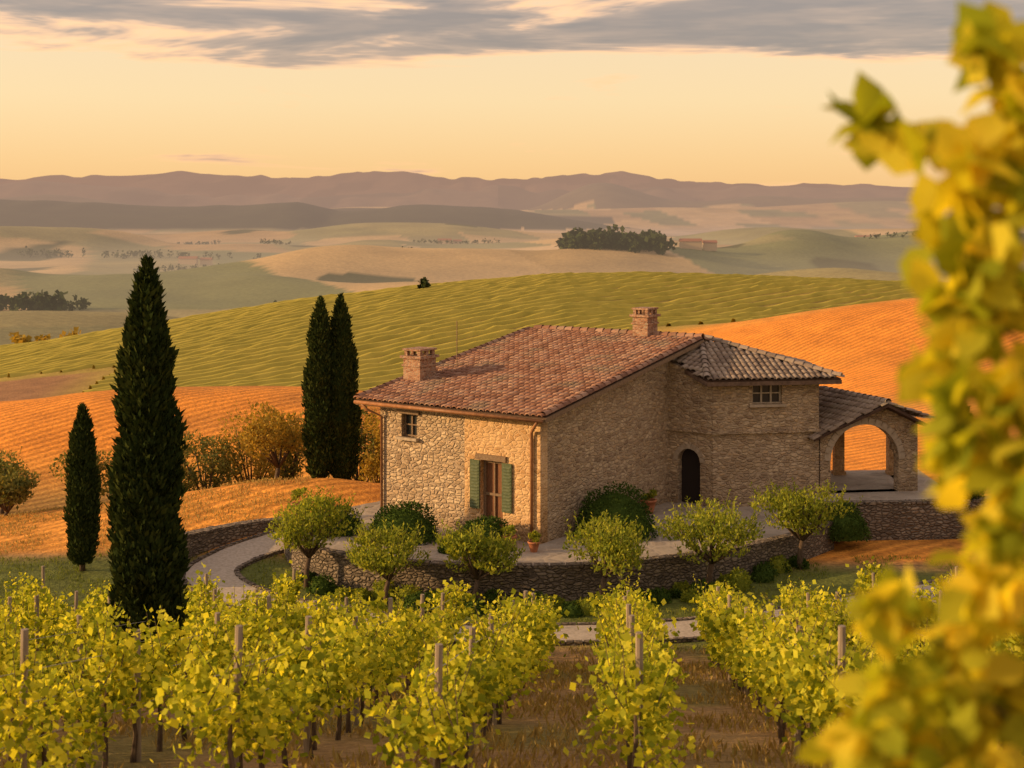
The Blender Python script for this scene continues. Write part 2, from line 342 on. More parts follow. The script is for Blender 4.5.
nt.links.new(mapping(nt,p,(1,1,0),(0,0,math.radians(50))),wv.inputs[0])
wf=math_(nt,'MULTIPLY',wv.outputs['Fac'],Fa.outputs['Fac'])
cc=mixc(nt,math_(nt,'MULTIPLY',Fa.outputs['Fac'],.42),cc,mixc(nt,1,cc,ramp(nt,[(0,(.5,.40,.38)),(1,(1.25,1.25,1.2))],wv.outputs['Fac']).outputs[0],'MULTIPLY'))
nt.links.new(cc,b.inputs['Base Color'])
hh=math_(nt,'ADD',math_(nt,'MULTIPLY',wf,.32),math_(nt,'MULTIPLY',n2.outputs['Fac'],.8)); hh=math_(nt,'ADD',hh,n1.outputs['Fac'])
bump(nt,hh,b,.6,.22); painted_haze(m,nt,b.outputs[0]); me.materials.append(m)
# ------------------------------------------------------------ world + sun
EL=math.radians(15); w=bpy.data.worlds.new('World'); scene.world=w; w.use_nodes=True; nt=w.node_tree
bg=nt.nodes['Background']; sky=nt.nodes.new('ShaderNodeTexSky'); sky.sky_type='NISHITA'; sky.sun_disc=False
sky.sun_elevation=EL; sky.sun_rotation=math.radians(264); sky.dust_density=3; sky.air_density=1.2
nt.links.new(sky.outputs[0],bg.inputs[0]); bg.inputs[1].default_value=.05
tc=nt.nodes.new('ShaderNodeTexCoord'); sp=nt.nodes.new('ShaderNodeSeparateXYZ'); nt.links.new(tc.outputs['Generated'],sp.inputs[0])
gr=ramp(nt,[(0,(.88,.50,.20)),(.035,(.89,.56,.25)),(.08,(.87,.62,.33)),(.15,(.80,.58,.36)),(.3,(.62,.48,.36)),(.6,(.43,.38,.36)),(1,(.34,.33,.37))],sp.outputs[2])
az=math_(nt,'ARCTAN2',sp.outputs[0],sp.outputs[1])
cv=nt.nodes.new('ShaderNodeCombineXYZ'); nt.links.new(math_(nt,'MULTIPLY',az,3.4),cv.inputs[0]); nt.links.new(math_(nt,'MULTIPLY',sp.outputs[2],28),cv.inputs[1]); cv.inputs[2].default_value=2.7
cn=noise(nt,1.3,5,cv.outputs[0],.60); cn.inputs['Distortion'].default_value=.4
cn2=noise(nt,4,3,cv.outputs[0],.6)
bias=maprange(nt,sp.outputs[2],.086,.118); hi=maprange(nt,sp.outputs[2],.16,.4,0,.12)
cl=math_(nt,'SUBTRACT',math_(nt,'ADD',cn.outputs['Fac'],math_(nt,'MULTIPLY',bias,.22)),hi)
mask=maprange(nt,cl,.575,.66)
ccol=ramp(nt,[(.28,(1.0,.58,.28)),(.40,(.80,.47,.28)),(.54,(.44,.29,.22)),(.80,(.24,.175,.165))],math_(nt,'ADD',math_(nt,'MULTIPLY',maprange(nt,cl,.59,.80),.5),math_(nt,'MULTIPLY',cn2.outputs['Fac'],.5)))
skyc=mixc(nt,math_(nt,'MULTIPLY',mask,.96),gr.outputs[0],ccol.outputs[0])
bg2=nt.nodes.new('ShaderNodeBackground'); nt.links.new(skyc,bg2.inputs[0]); bg2.inputs[1].default_value=1
ad=nt.nodes.new('ShaderNodeAddShader'); nt.links.new(bg.outputs[0],ad.inputs[0]); nt.links.new(bg2.outputs[0],ad.inputs[1]); nt.links.new(ad.outputs[0],nt.nodes['World Output'].inputs[0])
sd=bpy.data.lights.new('sun','SUN'); sd.energy=5; sd.angle=math.radians(.6); sd.color=(1,.63,.29)
sun=bpy.data.objects.new('sun',sd); COL.objects.link(sun); sun.location=(-60,30,40)
ts=Vector((-math.cos(EL)*.993,-math.cos(EL)*.12,math.sin(EL))); sun.rotation_euler=ts.to_track_quat('Z','Y').to_euler()
# ------------------------------------------------------------ house
G=Vector((.58,.815,0)).normalized(); E=Vector((-G.y,G.x,0)); O=Vector((1,50,0)); UP=Vector((0,0,1))
def hp(u,v,z=0): return O+G*u+E*v+UP*z
house=empty('stone_farmhouse',O)
def wall(name,p0,p1,outline,holes,t,mat,parent,flip=False):
    d=(Vector(p1)-Vector(p0)); d.z=0; d.normalize(); n=d.cross(UP)
    cu=bpy.data.curves.new(name,'CURVE'); cu.dimensions='2D'; cu.fill_mode='BOTH'; cu.extrude=t/2
    for poly in [outline]+holes:
        s=cu.splines.new('POLY'); s.points.add(len(poly)-1); s.use_cyclic_u=True
        for q,pt in zip(s.points,poly): q.co=(pt[0],pt[1],0,1)
    co=bpy.data.objects.new('tmp',cu); COL.objects.link(co); bpy.context.view_layer.update()
    me=bpy.data.meshes.new_from_object(co.evaluated_get(bpy.context.evaluated_depsgraph_get())); bpy.data.objects.remove(co)
    Mx=Matrix((( d.x,0,n.x,0),(d.y,0,n.y,0),(0,1,0,0),(0,0,0,1)))
    off=Vector((p0[0],p0[1],0))-n*t/2
    me.transform(Matrix.Translation(off)@Mx); me.materials.clear(); me.materials.append(mat); me.name=name
    ob=bpy.data.objects.new(name,me); COL.objects.link(ob); setp(ob,parent); return ob
def rect(a,b,z0,z1): return [(a,z0),(b,z0),(b,z1),(a,z1)]
def arch(a,b,z0,zs,n=12):
    r=(b-a)/2; c0=(a+b)/2; return [(a,z0),(b,z0)]+[(c0+r*math.cos(math.pi*k/n),zs+r*math.sin(math.pi*k/n)) for k in range(n+1)]
WL=7.4; RU=11.2
def zr(u): return 4.57+.162*(u+.5) if u<RU else 4.57+.162*(RU+.5)-.36*(u-RU)
T=.45
dS=WL-3.0+.38; dE=WL-1.25-.38
wS=WL-6.35; wE=WL-5.6
wall('front_wall_left',hp(0,WL),hp(0,0),[(0,-1),(4.05,-1),(4.05,zr(0)-.12),(0,zr(0)-.12)],[rect(wS,wE,3.25,4.12)],T,M['stone'],house)
wall('front_wall_right',hp(-.004,WL-4.052),hp(-.004,0),[(0,-1),(WL-4.052,-1),(WL-4.052,zr(0)-.12),(0,zr(0)-.12)],[rect(dS-4.052,dE-4.052,.12,2.75)],T,M['stone_warm'],house)
UB=17
wall('gable_wall',hp(T,0),hp(UB,0),[(0,-1),(UB-T,-1),(UB-T,zr(UB)-.12),(RU-T,zr(RU)-.12),(0,zr(T)-.12)],[],T,M['stone'],house)
wall('rear_gable_wall',hp(UB,WL),hp(T,WL),[(0,-1),(UB-T,-1),(UB-T,zr(T)-.12),(UB-RU,zr(RU)-.12),(0,zr(UB)-.12)],[],T,M['stone'],house)
wall('back_wall',hp(UB,T),hp(UB,WL-T),rect(0,WL-2*T,-1,zr(UB)-.14),[],T,M['stone'],house)
def tiled(name,poly,down,mat,parent,pitch=.25,lap=.36):
    P=[Vector(p) for p in poly]; n=(P[1]-P[0]).cross(P[2]-P[0]).normalized()
    if n.z<0: n=-n
    d=Vector(down); d=(d-n*d.dot(n)).normalized(); a=d.cross(n).normalized(); o=P[0]
    uv=[((p-o).dot(a),(p-o).dot(d)) for p in P]
    us=[q[0] for q in uv]; vs_=[q[1] for q in uv]
    def inside(x,y):
        r=False; k=len(uv)
        for i in range(k):
            x1,y1=uv[i];x2,y2=uv[(i+1)%k]
            if (y1>y)!=(y2>y) and x<(x2-x1)*(y-y1)/(y2-y1)+x1: r=not r
        return r
    V=[];x=min(us)+pitch/2
    while x<max(us):
        y=min(vs_); jx=random.uniform(-.01,.01)
        while y<max(vs_):
            if inside(x,y+lap*.5):
                L=lap*1.22; j=random.uniform(-.025,.025); lift=random.uniform(0,.025); jr=random.uniform(-.014,.014)
                isl=[]
                for e,(yy,hh,rr) in enumerate(((y+j,.015,.40),(y+j+L,.055+lift,.47))):
                    for k in range(7):
                        q=math.pi*k/6
                        isl.append(o+a*(x+jx+jr*e+math.cos(q)*pitch*rr)+d*yy+n*(hh+math.sin(q)*pitch*.36))
                for k in range(7):
                    q=math.pi*k/6
                    isl.append(o+a*(x+jx+jr+math.cos(q)*pitch*.36)+d*(y+j+L-.002)+n*(.035+lift+math.sin(q)*pitch*.24))
                V.append(isl)
            y+=lap
        x+=pitch
    F=[(k,k+1,k+8,k+7) for k in range(6)]+[(7+k,8+k,15+k,14+k) for k in range(6)]
    ob=quads(name,np.array([[tuple(q) for q in t] for t in V]),mat,parent,21,F)
    th=n*.1; vv=[p for p in P]+[p-th for p in P]; k=len(P)
    ff=[tuple(range(k)),tuple(reversed(range(k,2*k)))]+[(i,i+k,(i+1)%k+k,(i+1)%k) for i in range(k)]
    mkobj(name+'_deck',vv,ff,M['underroof'],parent)
v0,v1=-.5,WL+.75
tiled('main_roof',[hp(-.5,v0,zr(-.5)),hp(RU,v0,zr(RU)),hp(RU,v1,zr(RU)),hp(-.5,v1,zr(-.5))],-G-UP*.16,M['tile'],house)
tiled('rear_roof',[hp(RU,v0,zr(RU)),hp(UB+.5,v0,zr(UB+.5)),hp(UB+.5,v1,zr(UB+.5)),hp(RU,v1,zr(RU))],G-UP*.36,M['tile'],house)
def ridgecaps(name,a,b,mat,parent,r=.15,L=.4):
    a=Vector(a);b=Vector(b);d=(b-a);n=int(d.length/L);d.normalize();s=d.cross(UP).normalized();up=s.cross(d);V=[]
    for i in range(n):
        isl=[]
        for e,(t,rr) in enumerate(((i*L,r*1.08),(i*L+L*1.1,r*.9))):
            for k in range(7):
                q=math.pi*k/6; isl.append(a+d*t+s*math.cos(q)*rr+up*(math.sin(q)*rr+.02+(.02 if e==0 else 0)))
        V.append([tuple(x) for x in isl])
    quads(name,np.array(V),mat,parent,14,[(k,k+1,k+8,k+7) for k in range(6)])
ridgecaps('ridge_tiles',hp(RU,v0,zr(RU)+.04),hp(RU,v1,zr(RU)+.04),M['tile'],house)
ridgecaps('verge_tiles',hp(-.5,v0+.05,zr(-.5)+.05),hp(RU,v0+.05,zr(RU)+.05),M['tile'],house,.12)
ridgecaps('verge_tiles_rear',hp(-.5,v1-.05,zr(-.5)+.05),hp(RU,v1-.05,zr(RU)+.05),M['tile'],house,.12)
tb=MB()
def beam(mb,a,b,w,h):
    a=Vector(a);b=Vector(b);d=(b-a).normalized();s=d.cross(UP).normalized();up=s.cross(d); mb.box((a+b)/2,((b-a).length,w,h),d,up)
beam(tb,hp(-.5,v0-.03,zr(-.5)-.1),hp(RU,v0-.03,zr(RU)-.1),.06,.16)
beam(tb,hp(-.53,v0,zr(-.5)-.12),hp(-.53,v1,zr(-.5)-.12),.05,.16)
tb.obj('fascia_boards',M['frame'],house)
rf=MB()
for k in range(11): beam(rf,hp(-.46,.3+k*.7,zr(-.46)-.17),hp(-.02,.3+k*.7,zr(-.02)-.17),.09,.1)
for k in range(12): beam(rf,hp(.2+k*.9,-.46,zr(.2+k*.9)-.2),hp(.2+k*.9,-.01,zr(.2+k*.9)-.2),.09,.1)
rf.obj('rafter_ends',M['fascia'],house)
gt=MB(); gt.tube([hp(-.62,v0,4.46),hp(-.62,v1,4.48)],.07,8)
gt.tube([hp(-.62,-.3,4.44),hp(-.55,-.1,4.2),hp(-.12,.30,3.95),hp(-.09,.32,3.7),hp(-.09,.32,.1)],.055,8)
gt.tube([hp(-.62,WL+.4,4.44),hp(-.5,WL+.2,4.2),hp(-.1,WL-.15,3.95),hp(-.09,WL-.15,.1)],.05,8)
gt.obj('gutter_and_downpipe',M['copper'],house,True)
def vof(s): return WL-s
dr=MB(); dc=(dS+dE)/2; dw=dE-dS
dr.box(hp(.28,vof(dc),1.43),(.06,dw,2.6),G)
dr.obj('door_panel',M['wood'],house)
df=MB()
for v in (vof(dS)-.05,vof(dE)+.05,vof(dc)): df.box(hp(.22,v,1.43),(.09,.1 if v!=vof(dc) else .05,2.6),G)
for z in (.6,1.5,2.68): df.box(hp(.215,vof(dc),z),(.07,dw-.2,.09),G)
df.obj('door_frame',M['frame'],house)
ln=MB(); ln.box(hp(-.02,vof(dc),2.86),(.14,dw+.35,.2),G); ln.box(hp(-.03,(6.35+5.6)/2,4.2),(.14,1.05,.14),G)
ln.obj('lintels',M['frame'],house)
sh=MB()
for s,g_ in ((vof(dS)+.22,1),(vof(dE)-.22,-1)):
    sh.box(hp(-.06,s,1.85),(.05,.42,1.75),G)
    for k in range(14): sh.box(hp(-.092,s,1.08+k*.115),(.02,.32,.06),G,UP+G*.5)
sh.obj('shutters',M['shutter'],house)
stp=MB(); stp.box(hp(-.45,vof(dc),.04),(.9,dw+.7,.16),G); stp.obj('door_step',M['trim'],house)
wn=MB(); wn.box(hp(.24,(6.35+5.6)/2,3.68),(.02,.75,.87),G); wn.obj('window_pane',M['glass'],house)
wf_=MB()
for v in (6.31,5.975,5.64): wf_.box(hp(.2,v,3.68),(.05,.06,.87),G)
for z in (3.29,3.7,4.08): wf_.box(hp(.19,5.975,z),(.045,.6,.05),G)
wf_.obj('window_frame',M['frame'],house)
sl=MB(); sl.box(hp(-.05,5.975,3.2),(.3,1.0,.1),G); sl.obj('window_sill',M['trim'],house)
def chimney(name,u,v,wd,z0,z1,pots):
    c_=MB(); c_.box(hp(u,v,(z0+z1)/2),(wd,wd*.85,z1-z0),G)
    ob=c_.obj(name,M['brick'],house)
    c2=MB(); c2.box(hp(u,v,z1+.05),(wd+.2,wd*.85+.2,.1),G); c2.box(hp(u,v,z1-.28),(wd+.1,wd*.85+.1,.07),G)
    for i in (-1,0,1):
        for j in (-1,1): c2.box(hp(u+i*wd*.38,v+j*wd*.33,z1+.2),(.16,.14,.2),G)
    c2.box(hp(u,v,z1+.34),(wd+.06,wd*.85+.06,.07),G)
    c2.obj(name+'_cap',M['brick'],house)
chimney('chimney_stack',2.5,WL+.1,1.0,4.5,5.95,2)
chimney('chimney_stack_ridge',RU-.1,2.2,.85,6.0,7.3,2)
an=MB(); an.tube([hp(4.4,WL-.3,5.3),hp(4.4,WL-.3,7.3)],.02,5); an.obj('antenna_mast',M['frame'],house)
# ------------------------- side wing (two-storey) 
D=Vector((6.3,57.45,0));A_=Vector((7.95,56.3,0));B_=Vector((12.3,57.0,0));C_=Vector((11.9,62.5,0))
Ld=(A_-D).length; Lf=(B_-A_).length
wall('wing_left_wall',D,A_,[(-.4,-1),(Ld-.0,-1),(Ld,5.02),(-.4,5.85)],[arch(.45,1.45,0.0,1.75)],.4,M['stone'],house)
dn=(B_-A_).normalized()
wall('wing_front_wall',A_+dn*.005,B_,rect(.0,Lf,-1,5.02),[rect(1.62,2.85,4.08,4.92)],.4,M['stone'],house)
wall('wing_right_wall',B_+(C_-B_).normalized()*.4,C_,rect(0,(C_-B_).length-.4,-1,5.02),[],.4,M['stone'],house)
ax=Vector((7.9,59.6,6.42)); Ap=Vector((7.65,55.75,5.1)); Bp=Vector((13.1,56.6,5.1)); Dp=Vector((6.35,58.1,5.78)); Cp=Vector((12.7,62.9,5.1))
tiled('wing_roof_front',[ax,Ap,Bp],Vector((.15,-1,-.4)),M['tileg'],house)
tiled('wing_roof_left',[ax,Dp,Ap],Vector((-.8,-1,-.4)),M['tileg'],house)
tiled('wing_roof_right',[ax,Bp,Cp],Vector((1,.0,-.3)),M['tileg'],house)
ridgecaps('wing_hip_tiles',Ap+UP*.06,ax+UP*.08,M['tileg'],house,.13)
ridgecaps('wing_hip_tiles_right',Bp+UP*.06,ax+UP*.08,M['tileg'],house,.13)
f2=MB(); beam(f2,Ap-UP*.14,Bp-UP*.14,.06,.16); beam(f2,Dp-UP*.14,Ap-UP*.14,.06,.16); beam(f2,Bp-UP*.14,Cp-UP*.14,.06,.16)
f2.obj('wing_fascia',M['fascia'],house)
f3=MB()
nn=dn.cross(UP)
f3.box((A_+B_)/2+nn*.05+UP*2.98,(Lf+.1,.18,.1),dn); dd=(A_-D).normalized(); f3.box((A_+D)/2+dd.cross(UP)*.05+UP*2.98,(Ld,.16,.1),dd)
f3.obj('string_course',M['stone'],house)
wq=A_+dn*2.235
g2=MB(); g2.box(wq-nn*.2+UP*4.5,(1.23,.02,.84),dn); g2.obj('wing_window_pane',M['glass'],house)
g3=MB()
for s in (-.58,-.2,.2,.58): g3.box(wq+dn*s-nn*.14+UP*4.5,(.07,.06,.84),dn)
for z in (4.11,4.5,4.89): g3.box(wq-nn*.137+UP*z,(1.1,.05,.05),dn)
g3.obj('wing_window_frame',M['trim'],house)
g4=MB(); g4.box(wq+nn*.04+UP*4.02,(1.5,.25,.1),dn); g4.box(wq+nn*.02+UP*4.965,(1.5,.12,.07),dn); g4.obj('wing_window_sill',M['trim'],house)
g5=MB(); q=D+dd*.95; ddn=dd.cross(UP); g5.box(q-ddn*.34+UP*1.15,(1.1,.04,2.4),dd); g5.obj('arched_door',M['dark'],house)
def voussoirs(name,p0,d,c_,r,zs,parent,mat,n=13,w=.28,t=.12):
    mb=MB(); nn_=d.cross(UP)
    for k in range(n):
        a0=math.pi*(k+.5)/n; ctr=p0+d*(c_+math.cos(a0)*(r+w/2))+UP*(zs+math.sin(a0)*(r+w/2))+nn_*.0
        tang=d*(-math.sin(a0))+UP*math.cos(a0); rad=d*math.cos(a0)+UP*math.sin(a0)
        mb.box(ctr-nn_*.02,(math.pi*(r+w/2)/n*.93,t,w),tang,rad)
    mb.obj(name,mat,parent)
voussoirs('door_arch_stones',D,dd,.95,.5,1.75,house,M['trim'],9,.2)
# ------------------------- portico (open at front, side and back)
E_=Vector((12.35,56.95,0)); F_=Vector((16.4,57.5,0)); pd=(F_-E_).normalized(); Lp=(F_-E_).length
R0=Vector((15,56.9,4.06));R1=Vector((13.2,61.3,4.06))
wall('portico_front_wall',E_,F_,[(0,-1.2),(Lp,-1.2),(Lp,3.28),(2.65,3.9),(0,2.68)],[arch(.42,3.28,.45,1.75,16)],.5,M['stone'],house)
wall('portico_side_wall',F_+Vector((0,.5,0)),Vector((16.6,61.2,0)),rect(0,3.7,-1.2,2.75),[arch(.7,3.0,.45,1.3,16)],.4,M['stone'],house)
voussoirs('portico_arch_stones',E_,pd,1.85,1.43,1.75,house,M['trim'],17,.26,.12)
pc=MB()
for px_ in (14.05,16.4):
    pc.box((px_,61.2,1.55),(.42,.42,2.2)); pc.box((px_,61.2,2.72),(.58,.58,.14)); pc.box((px_,61.2,.52),(.54,.54,.14))
pc.obj('portico_pillars',M['stone_warm'],house)
pb=MB(); pb.box((14.2,61.2,2.9),(4.8,.3,.22)); pb.obj('portico_beam',M['fascia'],house)
k=.51; W0=Vector((12.0,56.62,2.66));W1=Vector((12.0,61.3,4.06-k*1.106))
tiled('portico_roof_left',[R0+Vector((0,-.25,0)),R1,W1,W0],Vector((-.92,-.39,-.5)),M['tileg'],house)
G0=Vector((16.8,57.0,4.06-k*1.77));G1=Vector((16.8,61.5,4.06-k*2.3))
tiled('portico_roof_right',[R0+Vector((0,-.25,0)),R1,G1,G0],Vector((.92,.39,-.5)),M['tileg'],house)
ridgecaps('portico_ridge_tiles',R0+Vector((0,-.25,.05)),R1+UP*.05,M['tileg'],house,.14)
# ------------------------------------------------------------ terrace, walls, path
def slab(name,poly,z0,z1,mat):
    n=len(poly); v=[(p[0],p[1],z1) for p in poly]+[(p[0],p[1],z0) for p in poly]
    f=[tuple(range(n)),tuple(reversed(range(n,2*n)))]+[(i,i+n,(i+1)%n+n,(i+1)%n) for i in range(n)]
    return mkobj(name,v,f,mat)
front=spline([(-8.4,54.0),(-7.7,50.9),(-6.3,48.9),(-3.7,47.5),(-.4,46.9),(2.9,47.1),(6.45,48.6),(9.6,50.9),(11.8,53.4)],6)
slab('terrace',[tuple(p) for p in front]+[(12,58),(9,64),(0,62),(-5.5,57.5)],-1.5,0.02,M['pave'])
def ribbonwall(name,pts,th,z0f,z1f,mat,cap=None):
    pts=np.asarray(pts); root=empty(name,(pts[0][0],pts[0][1],z1f(*pts[0])))
    t=np.gradient(pts,axis=0); t=unit(t); nrm=np.stack([t[:,1],-t[:,0]],1)
    def strip(nm,o0,o1,za,zb,m_):
        v=[];f=[]
        for i,p in enumerate(pts):
            a=p+nrm[i]*o0;b_=p+nrm[i]*o1
            v+= [(a[0],a[1],za(*p)),(a[0],a[1],zb(*p)),(b_[0],b_[1],zb(*p)),(b_[0],b_[1],za(*p))]
        for i in range(len(pts)-1):
            for k_ in range(4): f.append((i*4+k_,i*4+(k_+1)%4,i*4+4+(k_+1)%4,i*4+4+k_))
        f.append((3,2,1,0)); l=len(v)-4; f.append((l,l+1,l+2,l+3)); mkobj(nm,v,f,m_,root)
    strip('masonry',0,th,z0f,z1f,mat)
    cp=MB()
    for i in range(len(pts)-1):
        seg=pts[i+1]-pts[i]; ln=np.linalg.norm(seg); n_=max(1,int(ln/.42))
        for k_ in range(n_):
            q=pts[i]+seg*(k_+.5)/n_; nn2=nrm[i]; z=z1f(*q)
            cc_=q+nn2*th/2; cp.box((cc_[0],cc_[1],z+.045),(ln/n_*random.uniform(.86,.97),th+random.uniform(.03,.1),.09+random.uniform(-.02,.02)),(seg[0],seg[1],0))
    cp.obj('coping',mat if cap is None else cap,root); return root
ribbonwall('terrace_retaining_wall',front,.32,lambda x,y:-1.5,lambda x,y:.05,M['stonewall'])
gw=spline([(-12.1,47.6),(-12.1,49.6),(-11.6,51.4),(-10.3,53.1),(-8.9,54.2),(-7.4,55.2)],6)[::-1]
ribbonwall('garden_stone_wall',gw,.4,lambda x,y:-2,lambda x,y:.02-.12*(y-50)*.2,M['stonewall'])
slab('portico_terrace',[(11.7,54.7),(17.6,55.3),(17.8,62.3),(11.7,61.9)],-1.6,.45,M['pave'])
ribbonwall('portico_retaining_wall',[(11.6,54.75),(13.5,54.85),(15.5,55.05),(17.7,55.3),(20,56.2),(24,57.5)],.35,lambda x,y:-1.8,lambda x,y:.5,M['stonewall'])
def ribbon(name,pts,wd,mat,off=.05):
    pts=np.asarray(pts);t=unit(np.gradient(pts,axis=0));nrm=np.stack([t[:,1],-t[:,0]],1);v=[];f=[];C=5
    for i,p in enumerate(pts):
        for k_ in range(C):
            wj=wd*(1+.06*(float(vnoise(i*.35,k_*3.3,70))-.5))
            q=p+nrm[i]*wj*(k_/(C-1)-.5); v.append((q[0],q[1],h1(*q)+off))
    for i in range(len(pts)-1):
        for k_ in range(C-1): a=i*C+k_; f.append((a,a+1,a+C+1,a+C))
    return mkobj(name,v,f,mat,None,True)
pp=spline([(26,52),(18,49),(12,46.2),(7,44.0),(3,43.1),(-2,43.2),(-6.2,45.1),(-9.0,47.0),(-10.5,49.4),(-10.0,51.4),(-8.6,52.9),(-7.0,54.0)],10)
ribbon('garden_path',pp,1.7,M['path'],.07)
def kerb(name,pts,off):
    pts=np.asarray(pts);t=unit(np.gradient(pts,axis=0));nrm=np.stack([t[:,1],-t[:,0]],1);mb=MB()
    q=pts+nrm*off
    for i in range(len(q)-1):
        seg=q[i+1]-q[i]; ln=np.linalg.norm(seg); n_=max(1,int(ln/.4))
        for k_ in range(n_):
            c_=q[i]+seg*(k_+.5)/n_; mb.box((c_[0],c_[1],h1(*c_)+.03),(ln/n_*.92,.14+random.uniform(0,.05),.16+random.uniform(0,.05)),(seg[0],seg[1],0))
    mb.obj(name,M['stonewall'])
kerb('path_kerb',pp,.92); kerb('path_kerb',pp,-.92)
# ------------------------------------------------------------ trees
def cypress(name,x,y,hgt,wd,n,lean=0,sz=1):
    z0=h1(x,y); root=empty(name,(x,y,z0))
    tr=MB(); tr.tube([(x,y,z0-.2),(x,y,z0+hgt*.2),(x,y,z0+hgt*.9)],[wd*.11,wd*.09,.02],8); tr.obj('trunk',M['bark'],root,True)
    R=wd/2
    tt=np.array([0,.04,.1,.3,.55,.67,.79,.91,.97,1.]); rr=np.array([.45,.78,.92,1.,.94,.82,.66,.38,.16,.02])*R
    t=RNG.uniform(0,1,int(n*1.6)); keep=RNG.uniform(0,1,len(t))<np.interp(t,tt,rr)/R+.12; t=t[keep][:n]; n=len(t); a=RNG.uniform(0,2*np.pi,n)
    lump=1+.20*(vnoise(a*1.6,t*hgt*1.1,3)-.5)*2+.16*(vnoise(a*4,t*hgt*3,5)-.5)*2
    r=np.interp(t,tt,rr)*lump*RNG.uniform(.78,1.04,n)
    C=np.stack([x+r*np.cos(a)+lean*t,y+r*np.sin(a),z0+.2+t*(hgt-.3)],1)
    bias=np.stack([np.cos(a)*.5,np.sin(a)*.5,np.full(n,1.7)],1)
    quads('foliage',leafV(C,RNG.uniform(.10,.27,n)*sz,.4,bias),M['cyp'],root)
    ns=20;nr=40;v=[];f=[]
    for i in range(nr):
        ti=i/(nr-1)
        for k_ in range(ns):
            q=2*math.pi*k_/ns; l=1+.25*(float(vnoise(q*1.6,ti*hgt*1.1,3))-.5)*2; r_=float(np.interp(ti,tt,rr))*.8*l
            v.append((x+r_*math.cos(q)+lean*ti,y+r_*math.sin(q),z0+.3+ti*(hgt-.5)))
    for i in range(nr-1):
        for k_ in range(ns): a0=i*ns+k_;a1=i*ns+(k_+1)%ns; f.append((a0,a1,a1+ns,a0+ns))
    mkobj('inner_foliage',v,f,M['cyp'],root,True); return root
CYX,CYY=-7.7,30.0
cypress('cypress_tree',CYX,CYY,9.35,1.28,26000)
cypress('cypress_tree',-15.1,50,5.9,1.0,8000,0,.9)
cypress('cypress_tree',-8.35,62,8.15,1.3,10000,.0)
cypress('cypress_tree',-7.4,62.3,8.4,1.3,10000,-.1)
cypress('cypress_tree',17.6,55.6,5.2,1.3,6000)
def crown(n,cx,cy,cz,rx,ry,rz,clumps=9,seed=0):
    r=np.random.default_rng(abs(seed)); d=unit(r.normal(size=(clumps,3))); cc_=d*r.uniform(.35,.8,(clumps,1))*np.array([rx,ry,rz])
    k_=r.integers(0,clumps,n); p=cc_[k_]+unit(r.normal(size=(n,3)))*(r.uniform(.4,1,(n,1))**.5)*np.array([rx,ry,rz])*r.uniform(.28,.5,(clumps,1))[k_]
    return p+np.array([cx,cy,cz]),cc_+np.array([cx,cy,cz])
def tree(name,x,y,hgt,wd,n,mat,size=.13,trunkh=.35,seed=1,flat=.6,clumps=10,up=.6,shoots=0):
    z0=h1(x,y); root=empty(name,(x,y,z0)); cz=z0+hgt*(trunkh+(1-trunkh)*.52)
    P,cc_=crown(n,x,y,cz,wd*.5,wd*.5,hgt*(1-trunkh)*.5,clumps,seed)
    L=[leafV(P,RNG.uniform(size*.6,size*1.4,len(P)),.5,np.array([0,0,up]))]
    tr=MB(); fork=Vector((x+.05,y,z0+hgt*trunkh*.85)); tw=max(.03,wd*.028)
    for s_ in range(shoots):
        q=RNG.integers(0,len(P)); s0=P[q]; dv=unit((s0-np.array([x,y,z0+hgt*.3]))[None])[0]*np.array([.7,.7,.5])+np.array([0,0,.55])
        ln_=RNG.uniform(.25,.55); t=np.linspace(0,1,9)[:,None]; q=s0+dv*t*ln_; L.append(leafV(q,RNG.uniform(.09,.16,9),.4,dv)); tr.tube([q[0],q[-1]],[.008,.003],4,False)
    quads('foliage',np.concatenate(L),mat,root)
    tr.tube([(x,y,z0-.15),(x-.04,y,z0+hgt*trunkh*.45),fork],[tw*1.5,tw,tw*.9],8)
    for q in cc_:
        q=Vector(q); mid=(fork+q)/2+Vector((0,0,-.05)); tr.tube([fork,mid,q],[tw*.6,tw*.4,tw*.15],6)
    tr.obj('trunk_and_limbs',M['bark'],root,True); return root
for i,(x,y,hh_,ww) in enumerate([(-6.9,48.0,2.9,3.1),(-4.05,46.1,2.3,2.9),(-1.15,45.9,2.5,2.9),(2.95,46.0,2.7,3.7),(6.6,47.3,2.8,3.8),(10.2,50.2,2.8,3.4)]):
    tree('ornamental_tree',x,y,hh_,ww,2900,M['olive'],.14,.42,30+i,.6,20,1.0,150)
tree('autumn_tree',-10.4,63.0,4.3,3.8,3000,M['autumn'],.17,.3,5,shoots=30)
for i,(x,y,hh_,ww,mt) in enumerate([(-14.2,66,4.0,4.0,'scrub'),(-12.4,67.5,4.4,3.8,'autumn'),(-17.0,68,4.2,3.9,'scrub'),(-21.5,60.5,1.8,2.6,'scrub'),(-23.2,62,2.8,3.4,'scrub'),(-7.2,67,5.0,3.4,'scrub'),(-6.2,66,4.4,2.8,'autumn'),(-24,67,3.2,3.8,'scrub'),(-10.9,68.4,4.2,3.3,'scrub'),(-15.8,64.6,2.4,3.2,'scrub'),(-20.0,66,3.0,3.4,'scrub')]):
    tree('scrub_tree',x,y,hh_,ww,2300,M[mt],.18,.10,60+i,.6,14,shoots=36)
